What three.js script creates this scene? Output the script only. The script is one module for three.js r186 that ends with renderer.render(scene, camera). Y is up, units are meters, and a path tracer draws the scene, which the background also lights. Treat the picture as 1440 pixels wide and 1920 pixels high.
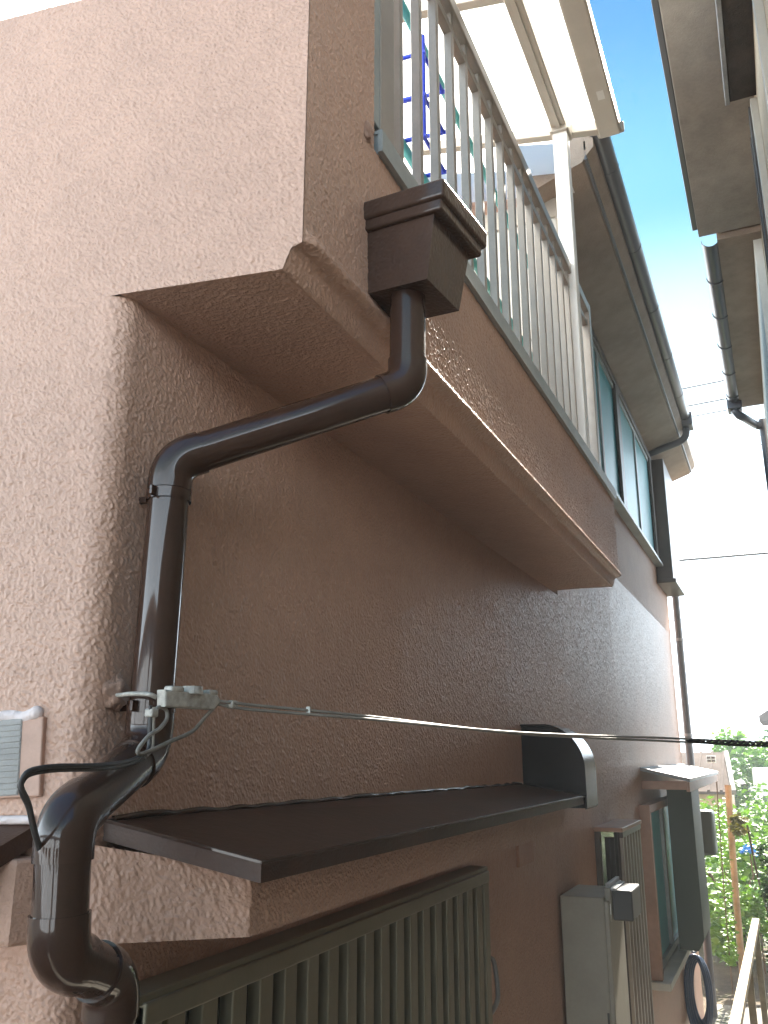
import * as THREE from 'three';
import { RoundedBoxGeometry } from 'three/addons/geometries/RoundedBoxGeometry.js';
import { mergeGeometries, mergeVertices, toCreasedNormals } from 'three/addons/utils/BufferGeometryUtils.js';

// ------------------------------------------------------------------ camera, sky, sun, exposure
const scene = new THREE.Scene();
const camera = new THREE.PerspectiveCamera(61.0, 768 / 1024, 0.05, 600);
camera.rotation.order = 'YXZ';
camera.position.set(1.0, 0, 0);
camera.rotation.set(THREE.MathUtils.degToRad(15.6), THREE.MathUtils.degToRad(24.04), 0);
scene.add(camera);

const EXPOSURE = 7.6;
const renderer = new THREE.WebGLRenderer({ antialias: true });
renderer.setSize(768, 1024);
renderer.toneMapping = THREE.LinearToneMapping;
renderer.toneMappingExposure = EXPOSURE;
renderer.shadowMap.enabled = true;

{ // clear summer sky: milky bright towards the horizon, blue overhead, the same all the way round
  const W = 128, H = 512, d = new Float32Array(W * H * 4);
  const stops = [[-90, .2, .2, .19], [-2, .8, .88, .95], [0, 1.05, 1.2, 1.32], [9, .95, 1.12, 1.26], [15, .6, .72, .82], [20, .32, .40, .46], [26, .12, .19, .22],
    [34, .032, .098, .152], [46, .0115, .055, .118], [70, .0105, .05, .108], [90, .01, .048, .103]];
  for (let j = 0; j < H; j++) {
    const el = ((j + .5) / H - .5) * 180;
    let k = 0; while (k < stops.length - 2 && el > stops[k + 1][0]) k++;
    const a = stops[k], b = stops[k + 1], t = Math.min(1, Math.max(0, (el - a[0]) / (b[0] - a[0]))), s = t * t * (3 - 2 * t);
    for (let i = 0; i < W; i++) {
      const o = (j * W + i) * 4;
      for (let c = 0; c < 3; c++) d[o + c] = a[c + 1] + (b[c + 1] - a[c + 1]) * s;
      d[o + 3] = 1;
    }
  }
  const tex = new THREE.DataTexture(d, W, H, THREE.RGBAFormat, THREE.FloatType);
  tex.mapping = THREE.EquirectangularReflectionMapping;
  tex.magFilter = THREE.LinearFilter; tex.minFilter = THREE.LinearFilter; tex.needsUpdate = true;
  scene.background = tex; scene.environment = tex;
}
const sun = new THREE.DirectionalLight(new THREE.Color(1, .93, .82), 4.6);
const SUN = new THREE.Vector3(0.039, 0.66, -0.745).normalize();
sun.position.copy(SUN).multiplyScalar(40).add(new THREE.Vector3(0, 0, -6));
sun.target.position.set(0, 0, -6); scene.add(sun, sun.target);
sun.castShadow = true; sun.shadow.mapSize.set(4096, 4096);
Object.assign(sun.shadow.camera, { left: -25, right: 25, top: 25, bottom: -25, near: 1, far: 120 });

// ------------------------------------------------------------------ helpers
const V = (x, y, z) => new THREE.Vector3(x, y, z);
let seed = 12345;
const srand = s => { seed = s >>> 0; };
const rnd = () => { seed = (seed + 0x6D2B79F5) >>> 0; let t = seed; t = Math.imul(t ^ (t >>> 15), t | 1); t ^= t + Math.imul(t ^ (t >>> 7), t | 61); return ((t ^ (t >>> 14)) >>> 0) / 4294967296; };
const rr = (a, b) => a + (b - a) * rnd();
const lin = (r, g, b) => new THREE.Color().setRGB(r, g, b);

const taken = {};
function numbered(n) { taken[n] = (taken[n] ?? -1) + 1; return taken[n] ? n + '_' + String(taken[n]).padStart(3, '0') : n; }
function thing(name, label, category, group, pos = [0, 0, 0]) {
  const o = new THREE.Group(); o.name = numbered(name); o.position.set(...pos); scene.add(o);
  o.userData = { label, category }; if (group) o.userData.group = group; return o;
}
// world-metre box-projected uv
function metreUV(geo) {
  const g = geo.index ? geo.toNonIndexed() : geo;
  if (!g.attributes.normal) g.computeVertexNormals();
  const p = g.attributes.position, uv = new Float32Array(p.count * 2), a = V(), b = V(), c = V(), n = V();
  for (let i = 0; i < p.count; i += 3) {
    a.fromBufferAttribute(p, i); b.fromBufferAttribute(p, i + 1); c.fromBufferAttribute(p, i + 2);
    n.copy(b).sub(a).cross(c.clone().sub(a)); const ax = Math.abs(n.x), ay = Math.abs(n.y), az = Math.abs(n.z);
    [a, b, c].forEach((q, k) => {
      const o = (i + k) * 2;
      if (ax >= ay && ax >= az) { uv[o] = q.z; uv[o + 1] = q.y; } else if (ay >= az) { uv[o] = q.x; uv[o + 1] = q.z; } else { uv[o] = q.x; uv[o + 1] = q.y; }
    });
  }
  g.setAttribute('uv', new THREE.BufferAttribute(uv, 2)); return g;
}
function mesh(name, geo, mat, parent, own) {
  if (Array.isArray(geo)) geo = mergeGeometries(geo.map(g => { const k = g.index ? g.toNonIndexed() : g; for (const n of Object.keys(k.attributes)) if (!['position', 'normal', 'uv'].includes(n)) k.deleteAttribute(n); return k; }));
  const m = new THREE.Mesh(own ? geo : metreUV(geo), mat);
  m.name = name; m.castShadow = m.receiveShadow = true; parent.add(m); return m;
}
function box(x0, x1, y0, y1, z0, z1, r = .004) {
  const w = Math.abs(x1 - x0), h = Math.abs(y1 - y0), d = Math.abs(z1 - z0);
  const rad = Math.min(r, w * .45, h * .45, d * .45);
  const g = r > 0 ? new RoundedBoxGeometry(w, h, d, 2, rad) : new THREE.BoxGeometry(w, h, d);
  g.translate((x0 + x1) / 2, (y0 + y1) / 2, (z0 + z1) / 2); return g;
}
// a shape in the x-y plane, run along z from z0 to z1
function prismZ(pts, z0, z1, bevel = 0) {
  const s = new THREE.Shape(pts.map(p => new THREE.Vector2(p[0], p[1])));
  const d = Math.abs(z1 - z0);
  const g = new THREE.ExtrudeGeometry(s, { depth: d - 2 * bevel, bevelEnabled: bevel > 0, bevelSize: bevel, bevelThickness: bevel, bevelOffset: -bevel, bevelSegments: 2, curveSegments: 16 });
  g.translate(0, 0, Math.min(z0, z1) + bevel); return g;
}
// a plan polygon (x, z) run up y
function prismY(pts, y0, y1, bevel = 0) {
  const s = new THREE.Shape(pts.map(p => new THREE.Vector2(p[0], -p[1])));
  const g = new THREE.ExtrudeGeometry(s, { depth: y1 - y0 - 2 * bevel, bevelEnabled: bevel > 0, bevelSize: bevel, bevelThickness: bevel, bevelOffset: -bevel, bevelSegments: 2 });
  g.rotateX(-Math.PI / 2); g.translate(0, y0 + bevel, 0); return g;
}
function tube(pts, r, seg = 24, rad = 10, closed = false, tension = .5) {
  const c = new THREE.CatmullRomCurve3(pts.map(p => p.isVector3 ? p : V(...p)), closed, 'catmullrom', tension);
  return new THREE.TubeGeometry(c, seg, r, rad, closed);
}
function rod(a, b, r, rad = 14) {
  a = a.isVector3 ? a : V(...a); b = b.isVector3 ? b : V(...b);
  const g = new THREE.CylinderGeometry(r, r, a.distanceTo(b), rad, 1);
  g.applyQuaternion(new THREE.Quaternion().setFromUnitVectors(V(0, 1, 0), b.clone().sub(a).normalize()));
  g.translate((a.x + b.x) / 2, (a.y + b.y) / 2, (a.z + b.z) / 2); return g;
}
function beam(a, b, w, h) { // rectangular bar from a to b; w sideways, h up
  a = V(...a); b = V(...b); const d = b.clone().sub(a), L = d.length(); d.normalize();
  const g = new RoundedBoxGeometry(w, h, L, 2, Math.min(w, h) * .12);
  const side = V(0, 1, 0).cross(d).normalize(), up = d.clone().cross(side);
  g.applyMatrix4(new THREE.Matrix4().makeBasis(side, up, d)); g.translate((a.x + b.x) / 2, (a.y + b.y) / 2, (a.z + b.z) / 2); return g;
}

// ------------------------------------------------------------------ procedural textures
function tileNoise(N, cells, s) { // tileable smooth noise, 0..1
  srand(s); const g = new Float32Array(cells * cells); for (let i = 0; i < g.length; i++) g[i] = rnd();
  const out = new Float32Array(N * N), f = cells / N;
  for (let y = 0; y < N; y++) {
    const fy = y * f, y0 = fy | 0, ty = fy - y0, sy = ty * ty * (3 - 2 * ty), ya = (y0 % cells) * cells, yb = ((y0 + 1) % cells) * cells;
    for (let x = 0; x < N; x++) {
      const fx = x * f, x0 = fx | 0, tx = fx - x0, sx = tx * tx * (3 - 2 * tx), xa = x0 % cells, xb = (x0 + 1) % cells;
      const a = g[ya + xa] + (g[ya + xb] - g[ya + xa]) * sx, b = g[yb + xa] + (g[yb + xb] - g[yb + xa]) * sx;
      out[y * N + x] = a + (b - a) * sy;
    }
  } return out;
}
function texOf(N, fn, srgb = true, rep = 1) { // fn(i) -> [r,g,b] 0..1
  const d = new Uint8Array(N * N * 4);
  for (let i = 0; i < N * N; i++) { const c = fn(i); for (let k = 0; k < 3; k++) d[i * 4 + k] = Math.max(0, Math.min(255, c[k] * 255)); d[i * 4 + 3] = 255; }
  const t = new THREE.DataTexture(d, N, N); t.wrapS = t.wrapT = THREE.RepeatWrapping; t.magFilter = THREE.LinearFilter; t.minFilter = THREE.LinearMipmapLinearFilter; t.generateMipmaps = true;
  if (srgb) t.colorSpace = THREE.SRGBColorSpace; t.repeat.set(rep, rep); t.needsUpdate = true; return t;
}
const toS = v => v <= .0031308 ? v * 12.92 : 1.055 * Math.pow(v, 1 / 2.4) - .055;
// sprayed stucco: crisp small clots with pits between them
const SN = 1024;
const st1 = tileNoise(SN, 128, 11), st2 = tileNoise(SN, 230, 12), st3 = tileNoise(SN, 380, 13), st0 = tileNoise(SN, 40, 14), st4 = tileNoise(SN, 151, 16), stL = tileNoise(SN, 7, 15);
const stuccoH = new Float32Array(SN * SN);
for (let i = 0; i < SN * SN; i++) {
  const p1 = Math.pow(st1[i], 1.6), p2 = Math.pow(st2[i], 1.5), p4 = Math.pow(st4[i], 1.7);
  stuccoH[i] = .06 * st0[i] + .26 * p1 + .30 * p4 + .36 * p2 * (.5 + .5 * st1[i]) + .16 * st3[i];
}
const stuccoBump = texOf(SN, i => { const v = stuccoH[i]; return [v, v, v]; }, false, 1 / .62);
const flat1 = tileNoise(512, 120, 21), flat2 = tileNoise(512, 22, 22), flat3 = tileNoise(512, 5, 23);
const peel = texOf(512, i => { const v = .6 * flat1[i] + .4 * flat2[i]; return [v, v, v]; }, false, 1 / .6);
const brush = texOf(512, i => { const v = .45 * flat1[i] + .55 * flat2[i]; return [v, v, v]; }, false, 1 / .35);
function mottled(c, amp = .1, rep = .8) { // colour varied by broad and fine patches of pigment
  return texOf(512, i => { const k = 1 + amp * ((flat3[i] - .5) * 1.1 + (flat2[i] - .5) * .9 + (flat1[i] - .5) * .5); return c.map(v => toS(v * k)); }, true, rep);
}
const stuccoMap = texOf(SN, i => { const k = 1 + .10 * (stL[i] - .5) + .08 * (st0[i] - .5) + .10 * (st2[i] - .5); return [.468 * k, .29 * k, .212 * k].map(toS); }, true, 1 / 1.35);

const PER = .62; // metres per stucco tile
function stuccoAt(u, v) {
  let x = (u / PER % 1 + 1) % 1 * SN, y = (v / PER % 1 + 1) % 1 * SN; const x0 = x | 0, y0 = y | 0, tx = x - x0, ty = y - y0, x1 = (x0 + 1) % SN, y1 = (y0 + 1) % SN;
  const a = stuccoH[(y0 % SN) * SN + x0 % SN], b = stuccoH[(y0 % SN) * SN + x1], c = stuccoH[y1 * SN + x0 % SN], d = stuccoH[y1 * SN + x1];
  return (a + (b - a) * tx) * (1 - ty) + (c + (d - c) * tx) * ty;
}
function steps(list) { // [[from, to, step], ...] -> ascending parameter values
  const o = [list[0][0]]; for (const [a, b, st] of list) { const n = Math.max(1, Math.round((b - a) / st)); for (let i = 1; i <= n; i++) o.push(a + (b - a) * i / n); } return o;
}
// a rough sprayed coat: fn(s, t) -> [x, y, z, nx, ny, nz], amp(s, t) in metres
function coat(ss, ts, fn, amp) {
  const nu = ss.length, nv = ts.length, pos = new Float32Array(nu * nv * 3), uv = new Float32Array(nu * nv * 2), idx = new Uint32Array((nu - 1) * (nv - 1) * 6);
  let k = 0;
  for (let j = 0; j < nv; j++) for (let i = 0; i < nu; i++) {
    const q = fn(ss[i], ts[j]), h = amp(ss[i], ts[j]) * (stuccoAt(ss[i], ts[j]) - .5), o = j * nu + i;
    pos[o * 3] = q[0] + q[3] * h; pos[o * 3 + 1] = q[1] + q[4] * h; pos[o * 3 + 2] = q[2] + q[5] * h; uv[o * 2] = ss[i]; uv[o * 2 + 1] = ts[j];
    if (i < nu - 1 && j < nv - 1) { idx[k++] = o; idx[k++] = o + 1; idx[k++] = o + nu; idx[k++] = o + 1; idx[k++] = o + nu + 1; idx[k++] = o + nu; }
  }
  const g = new THREE.BufferGeometry(); g.setAttribute('position', new THREE.BufferAttribute(pos, 3)); g.setAttribute('uv', new THREE.BufferAttribute(uv, 2)); g.setIndex(new THREE.BufferAttribute(idx, 1));
  g.computeVertexNormals(); return g;
}
// join indexed coats and plain solids into one indexed geometry
function joined(list) {
  return mergeGeometries(list.map(g => { if (!g.index) { const n = g.attributes.position.count, ix = new Uint32Array(n); for (let i = 0; i < n; i++) ix[i] = i; g.setIndex(new THREE.BufferAttribute(ix, 1)); } for (const n of Object.keys(g.attributes)) if (!['position', 'normal', 'uv'].includes(n)) g.deleteAttribute(n); return g; }));
}

// ------------------------------------------------------------------ materials
const S = (o) => new THREE.MeshStandardMaterial(o), P = (o) => new THREE.MeshPhysicalMaterial(o);
const M = {
  stucco: P({ map: stuccoMap, roughness: .44, specularIntensity: .8, bumpMap: stuccoBump, bumpScale: .0022 }),
  stuccoFine: P({ map: stuccoMap, roughness: .62, specularIntensity: .5, bumpMap: stuccoBump, bumpScale: .004 }),
  brown: P({ map: mottled([.040, .018, .0105], .25, 1.4), roughness: .55, specularIntensity: .2, bumpMap: brush, bumpScale: .0005, clearcoat: .9, clearcoatRoughness: .05 }),
  brownRough: P({ map: mottled([.048, .024, .015], .25, 1.4), roughness: .5, specularIntensity: .3, bumpMap: peel, bumpScale: .0022, clearcoat: .8, clearcoatRoughness: .1 }),
  brownRoof: P({ map: mottled([.056, .026, .016], .3, 1.1), roughness: .4, specularIntensity: .6, bumpMap: brush, bumpScale: .0006 }),
  bronze: S({ map: mottled([.085, .07, .06], .15, 1), roughness: .38, metalness: .35 }),
  railBar: S({ map: mottled([.31, .275, .24], .12, 1), roughness: .3, metalness: .45 }),
  greyTrim: S({ map: mottled([.30, .33, .33], .15, 2), roughness: .42, metalness: .3, bumpMap: brush, bumpScale: .0006 }),
  alu: S({ map: mottled([.46, .42, .36], .08, 1), roughness: .4, metalness: .35 }),
  whitePaint: S({ color: lin(.78, .77, .74), roughness: .4 }),
  poly: P({ color: lin(.92, .93, .93), roughness: 1, transmission: .82, thickness: 0, side: THREE.DoubleSide }),
  olive: S({ map: mottled([.21, .19, .13], .12, 1), roughness: .42, metalness: .3 }),
  darkGlass: P({ color: lin(.012, .014, .014), roughness: .08 }),
  tealGlass: P({ map: mottled([.06, .36, .41], .1, .5), roughness: .35, specularIntensity: .45, bumpMap: peel, bumpScale: .0004 }),
  blackMetal: S({ map: mottled([.014, .013, .013], .2, 1), roughness: .2, metalness: .2 }),
  heater: S({ map: mottled([.33, .315, .265], .1, 1), roughness: .5 }),
  heaterDark: S({ color: lin(.055, .055, .055), roughness: .45 }),
  label: S({ color: lin(.62, .62, .58), roughness: .6 }),
  wire: S({ map: mottled([.2, .18, .155], .35, 6), roughness: .5 }),
  wireDark: S({ map: mottled([.035, .034, .034], .4, 6), roughness: .55 }),
  porcelain: S({ map: mottled([.36, .33, .285], .4, 8), roughness: .5, bumpMap: peel, bumpScale: .0015 }),
  caulk: S({ color: lin(.66, .56, .53), roughness: .8, bumpMap: peel, bumpScale: .003 }),
  ribGrey: S({ map: mottled([.30, .285, .265], .2, 4), roughness: .8 }),
  pinkPaint: P({ map: mottled([.43, .26, .19], .12, 2), roughness: .45, bumpMap: brush, bumpScale: .0005 }),
  eaveBoard: S({ map: mottled([.30, .235, .185], .2, .8), roughness: .7, bumpMap: peel, bumpScale: .002 }),
  gutterBrown: P({ color: lin(.085, .085, .095), roughness: .3 }),
  neighStucco: S({ map: mottled([.34, .315, .285], .22, .7), roughness: .85, bumpMap: stuccoBump, bumpScale: .002 }),
  neighWall: S({ map: mottled([.42, .35, .26], .15, .7), roughness: .8, bumpMap: stuccoBump, bumpScale: .002 }),
  neighWood: S({ map: mottled([.045, .036, .03], .5, 1.2), roughness: .7, bumpMap: peel, bumpScale: .002 }),
  neighWood2: S({ map: mottled([.22, .165, .11], .4, 1.2), roughness: .8, bumpMap: peel, bumpScale: .002 }),
  zinc: S({ map: mottled([.3, .31, .32], .25, 2), roughness: .55, metalness: .4 }),
  teal: S({ color: lin(.10, .46, .47), roughness: .35 }),
  blue: S({ color: lin(.015, .05, .55), roughness: .4 }),
  hose: P({ map: mottled([.015, .04, .11], .3, 3), roughness: .35 }),
  soil: S({ map: mottled([.11, .085, .055], .5, .35), roughness: 1, bumpMap: peel, bumpScale: .02 }),
  asphalt: S({ map: mottled([.055, .054, .052], .3, .7), roughness: .95, bumpMap: peel, bumpScale: .004 }),
  concrete: S({ map: mottled([.2, .185, .16], .25, .5), roughness: .95, bumpMap: peel, bumpScale: .004 }),
  wood: S({ map: mottled([.3, .19, .1], .35, 1.5), roughness: .75, bumpMap: brush, bumpScale: .002 }),
  greenBox: S({ color: lin(.045, .06, .045), roughness: .5 }),
  tileRoof: P({ map: mottled([.10, .075, .062], .3, .6), roughness: 1, specularIntensity: .3 }),
  greyRoof: S({ map: mottled([.17, .2, .22], .3, .6), roughness: .5 }),
  offWhite: S({ map: mottled([.66, .65, .6], .12, .5), roughness: .8 }),
  railPale: S({ map: mottled([.4, .35, .26], .3, 2), roughness: .8, bumpMap: peel, bumpScale: .001 }),
  coolWall: S({ map: mottled([.56, .62, .7], .1, .5), roughness: .8 }),
  beigeWall: S({ map: mottled([.5, .38, .24], .15, .5), roughness: .85 }),
  bark: S({ map: mottled([.1, .075, .05], .5, 3), roughness: 1 }),
  leaf: P({ color: lin(.14, .29, .022), roughness: .6, transmission: .5, thickness: 0, side: THREE.DoubleSide }),
  leafDeep: P({ color: lin(.04, .105, .022), roughness: .6, transmission: .35, thickness: 0, side: THREE.DoubleSide }),
  leafDry: P({ color: lin(.2, .19, .04), roughness: .7, transmission: .4, thickness: 0, side: THREE.DoubleSide }),
  petal: P({ color: lin(.05, .25, .6), roughness: .6, transmission: .3, thickness: 0, side: THREE.DoubleSide }),
};

// ------------------------------------------------------------------ setting
const GY = -2.45;                      // ground level, the camera is up on a scaffold
const FZ = x => -1.094 - .15 * x;      // the front face is a little out of square with the side wall
function structure(name, geo, mat) { const m = mesh(name, geo, mat, scene); m.userData.kind = 'structure'; return m; }
structure('ground', box(-150, 150, GY - .4, GY, -260, 60, 0), M.soil);
structure('path', box(.02, 1.22, GY - .1, GY + .004, -10.4, 12, 0), M.concrete);
structure('road', box(-20, 24, GY - .1, GY + .008, 1.9, 9, 0), M.asphalt);

// ------------------------------------------------------------------ the pink-brown stucco house
const house = thing('house', 'two storey house in pinkish brown sprayed stucco with an overhanging balcony', 'house');
const AMP = .0047;
const R = .045, fx = -.15 / Math.hypot(1, .15), fd = [1 / Math.hypot(1, .15), fx], fn = [-fd[1], fd[0]]; // front direction and outward normal (x, z)
const th = Math.acos(fn[0]), T = R * Math.tan(th / 2);            // corner turns from fn to (1, 0)
{ // ground floor walls under a sprayed coat, with a softly rounded front corner
  const c0 = [0 - T * fd[0], FZ(0) - T * fd[1]], cc = [c0[0] - R * fn[0], c0[1] - R * fn[1]], z1 = FZ(0) - T, arc = R * th;
  const at = s => {
    if (s < 0) return [c0[0] + s * fd[0], c0[1] + s * fd[1], fn[0], fn[1]];
    if (s < arc) { const a = th * (1 - s / arc), nx = Math.cos(a), nz = Math.sin(a); return [cc[0] + R * nx, cc[1] + R * nz, nx, nz]; }
    return [0, z1 - (s - arc), 1, 0];
  };
  const f = (s, t) => { const q = at(s); return [q[0], t, q[1], q[2], 0, q[3]]; };
  const ys = steps([[GY - .1, -.8, .2], [-.8, -.46, .02], [-.46, .803, .0027]]);
  const near = coat(steps([[-5, -.6, .4], [-.6, -.3, .01], [-.3, 1.3, .0026]]), ys, f, (s, t) => AMP * Math.min(1, Math.max(0, (t + .75) / .2)) * Math.min(1, Math.max(0, (s + .6) / .2)));
  const mid = coat(steps([[1.3, 2.4, .0044], [2.4, 3.4, .0056]]), steps([[GY - .1, -1.2, .2], [-1.2, .803, .0052]]), f, (s, t) => AMP * Math.min(1, Math.max(0, (t + 1.2) / .2)));
  const mid2 = coat(steps([[3.4, 5, .0062], [5, 8.76, .009]]), steps([[GY - .1, -1.8, .2], [-1.8, 1.25, .007]]), f, (s, t) => AMP * Math.min(1, Math.max(0, (t + 1.8) / .2)));
  const core = metreUV(prismY([[-5, FZ(-5) - .008], [-.055, FZ(0) - .018], [-.02, -1.13], [-.009, -1.2], [-.009, -9.85], [-5, -9.85]], GY - .1, .80));
  mesh('wall', joined([near, mid, mid2, core]), M.stucco, house, true);
}
{ // balcony: sprayed front, fascia with drip moulding, soffit
  const sE = .3355 / fd[0] + T;                                     // the same run of coat as on the wall below
  const front = coat(steps([[-5, -.6, .4], [-.6, -.5, .01], [-.5, sE, .0026]]), steps([[.803, 1.509, .0026]]), (s, t) => { let x = (s - T) * fd[0]; if (t < .850) x = Math.min(x, t < .842 ? .301 + (t - .803) * .37 : .3155 + (t - .842) * 2.5); return [x, t, FZ(x), fn[0], 0, fn[1]]; }, (s, t) => AMP * Math.min(1, Math.max(0, (s + .6) / .2)) * Math.min(1, (sE - s) / .006, s > .03 ? (t - .803) / .004 + .4 : 1));
  const prof = [[-.01, .803], [.300, .803], [.306, .812], [.316, .842], [.322, .848], [.338, .851], [.347, .857], [.349, .864], [.345, .872], [.338, .880], [.337, .89], [.337, 1.245]];
  const L = [0]; for (let i = 1; i < prof.length; i++) L.push(L[i - 1] + Math.hypot(prof[i][0] - prof[i - 1][0], prof[i][1] - prof[i - 1][1]));
  const at = t => { let i = 0; while (i < L.length - 2 && t > L[i + 1]) i++; const k = (t - L[i]) / (L[i + 1] - L[i]), a = prof[i], b = prof[i + 1], dx = (b[0] - a[0]), dy = b[1] - a[1], l = Math.hypot(dx, dy); return [a[0] + dx * k, a[1] + dy * k, dy / l, -dx / l]; };
  const tot = L[L.length - 1];
  const side = coat(steps([[0, .9, .003], [.9, 3.2, .0048]]), steps([[0, L[1] - .03, .006], [L[1] - .03, tot, .0030]]), (s, t) => { const q = at(t); q[0] = Math.min(q[0], .337 + .012 * Math.min(1, s / .03)); return [q[0], q[1], FZ(q[0]) - s * (4.36 + FZ(.337)) / 3.2, q[2], q[3], 0]; }, (s, t) => AMP * (t < L[1] ? .6 : .85) * Math.min(1, s / .006, (3.2 - s) / .01));
  const pier = coat(steps([[0, .29, .003]]), steps([[1.245, 1.66, .003], [1.66, 2.5, .1]]), (s, t) => [.337, t, FZ(.337) - s, 1, 0, 0], (s, t) => AMP * .85 * Math.min(1, s / .006) * Math.min(1, Math.max(0, (1.66 - t) / .03)));
  const core = metreUV(prismZ([[-5, .808], [.295, .808], [.31, .85], [.329, .87], [.329, 1.245], [-5, 1.245]], -4.36, -1.0));
  { const p = core.attributes.position; for (let i = 0; i < p.count; i++) if (p.getZ(i) > -1.5) p.setZ(i, FZ(p.getX(i)) - .007); }
  mesh('balcony_wall', joined([front, side, core]), M.stucco, house, true);
  const q = metreUV(prismY([[-5, FZ(-5) - .006], [.33, FZ(.33) - .006], [.33, -1.434], [.18, -1.434], [.10, -1.30], [-5, FZ(-5) - .16]], 1.245, 1.508));
  mesh('parapet', joined([pier, q, metreUV(prismY([[.15, FZ(.15)], [.331, FZ(.331)], [.331, -1.434], [.15, -1.434]], 1.509, 2.5))]), M.stucco, house, true);
  srand(5);
  const lump = new THREE.SphereGeometry(.02, 32, 24), lp = lump.attributes.position;
  for (let i = 0; i < lp.count; i++) { const n = 1 + .25 * Math.sin(lp.getX(i) * 260 + lp.getY(i) * 190) * Math.cos(lp.getZ(i) * 240); lp.setXYZ(i, lp.getX(i) * n * .6, lp.getY(i) * n * 1.1, lp.getZ(i) * n * .7); }
  lump.translate(.337, 1.262, -1.398);
  lump.computeVertexNormals(); mesh('stucco_lump', lump, M.stucco, house, true);
}
{ // upper storey behind and beyond the balcony
  mesh('upper_wall', prismY([[-5, -4.362], [0, -4.362], [0, -9.85], [-5, -9.85]], 1.2505, 3.0), M.stuccoFine, house);
  mesh('gable_wall', prismZ([[-3.2, 3.0], [0, 3.0], [0, 3.37], [-3.2, 4.23]], -4.5, -4.362), M.stuccoFine, house);
  mesh('back_wall', box(-3.4, -3.2, 1.245, 3.75, -4.36, -1.2, 0), M.stuccoFine, house);
  // roof with eaves
  const roof = mesh('roof', [prismZ([[0, 3.38], [.40, 3.27], [.40, 3.20], [.345, 3.14], [.335, 3.12], [0, 3.0]], -10.15, -4.15), prismZ([[-3.4, 4.3], [0, 3.38], [0, 3.0], [-.3, 3.02], [-3.4, 4.0]], -10.15, -4.37)], M.eaveBoard, house);
  mesh('fascia_board', box(.345, .36, 3.13, 3.25, -10.16, -4.15, .003), M.gutterBrown, roof);
}
// eaves gutter of the house
{
  const prof = []; const R = .058, cx = .425, cy = 3.31;
  for (let i = 0; i <= 14; i++) { const a = Math.PI + Math.PI * i / 14; prof.push([cx + R * Math.cos(a), cy + R * Math.sin(a)]); }
  for (let i = 14; i >= 0; i--) { const a = Math.PI + Math.PI * i / 14; prof.push([cx + (R - .004) * Math.cos(a), cy + (R - .004) * Math.sin(a)]); }
  const g = mesh('gutter', toCreasedNormals(prismZ(prof, -8.75, -4.12), .5), M.gutterBrown, house);
  for (let z = -4.5; z > -8.7; z -= .9) mesh('gutter_hanger', new THREE.TorusGeometry(R + .001, .0022, 6, 16, Math.PI).rotateZ(Math.PI).translate(cx, cy, z), M.gutterBrown, g);
  mesh('outlet', [box(cx - .075, cx + .075, cy - .11, cy + .03, -8.93, -8.72, .012), tube([[cx, cy - .08, -8.83], [cx, cy - .17, -8.83], [cx - .05, cy - .23, -8.84], [cx - .2, cy - .27, -8.86], [cx - .4, cy - .31, -8.9]], .036, 20, 12)], M.gutterBrown, g);
}
// upper windows at the far end
{
  const yS = 1.90, yT = 2.93;
  const fr = mesh('window_band', [box(0, .045, yS - .045, yS, -8.95, -5.2), box(0, .05, yT, yT + .06, -8.95, -5.2),
    box(0, .05, yS, yT, -5.3, -5.22), box(0, .05, yS, yT, -6.95, -6.78), box(0, .05, yS, yT, -8.92, -8.8)], M.bronze, house);
  mesh('sill', box(0, .075, yS - .075, yS - .047, -8.98, -5.2, .004), M.greyTrim, fr);
  for (const [a, b] of [[-6.08, -5.3], [-6.78, -6.08], [-7.88, -6.95], [-8.8, -7.88]]) {
    const w = mesh('sash', [box(.012, .034, yS, yS + .04, b, a, .003), box(.012, .034, yT - .04, yT, b, a, .003), box(.012, .034, yS + .04, yT - .04, a - .035, a, .003), box(.012, .034, yS + .04, yT - .04, b, b + .035, .003)], M.greyTrim, fr);
    mesh('pane', box(.014, .02, yS + .03, yT - .03, b + .02, a - .02, 0), M.tealGlass, fr);
  }
  mesh('shutter_case', [box(0, .16, 1.70, 2.97, -9.84, -9.0, .006), box(0, .185, 1.66, 1.70, -9.86, -8.98, .004)], M.bronze, house);
}
// lower storey: lintel bulge under the side canopy
{
  const la = [-.02, -1.10], lb = [.2, -1.275], L1 = Math.hypot(.22, .175), nx = .175 / L1, nz = -nx * 0 + .22 / L1;
  const f = (s, t) => { const x = s < L1 ? la[0] + (lb[0] - la[0]) * s / L1 : .2, top = -.130 - .2308 * (x + .01), y = -.275 + (t + .275) / .105 * (top + .275); return s < L1 ? [x, y, la[1] + (lb[1] - la[1]) * s / L1, nx, 0, nz] : [.2, y, lb[1] - (s - L1), 1, 0, 0]; };
  const c = coat(steps([[0, 1.2, .003], [1.2, L1 + 2.185, .006]]), steps([[-.275, -.170, .003]]), f, (s, t) => AMP * (t < -.272 ? .5 : 1));
  mesh('lintel_band', joined([c, metreUV(prismY([[-.02, -1.11], [.194, -1.281], [.194, -3.458], [0, -3.458]], -.272, -.172))]), M.stucco, house, true);
  mesh('lintel_band', prismY([[-5, FZ(-5) + .045], [-.06, FZ(-.06) + .045], [-.02, FZ(0) - .06], [-5, FZ(-5) - .1]], -.27, -.15, .006), M.stucco, house);
  mesh('wall_patch', box(-.05, .012, -.42, -.15, -3.72, -3.5, .004), M.stuccoFine, house);
}

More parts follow.
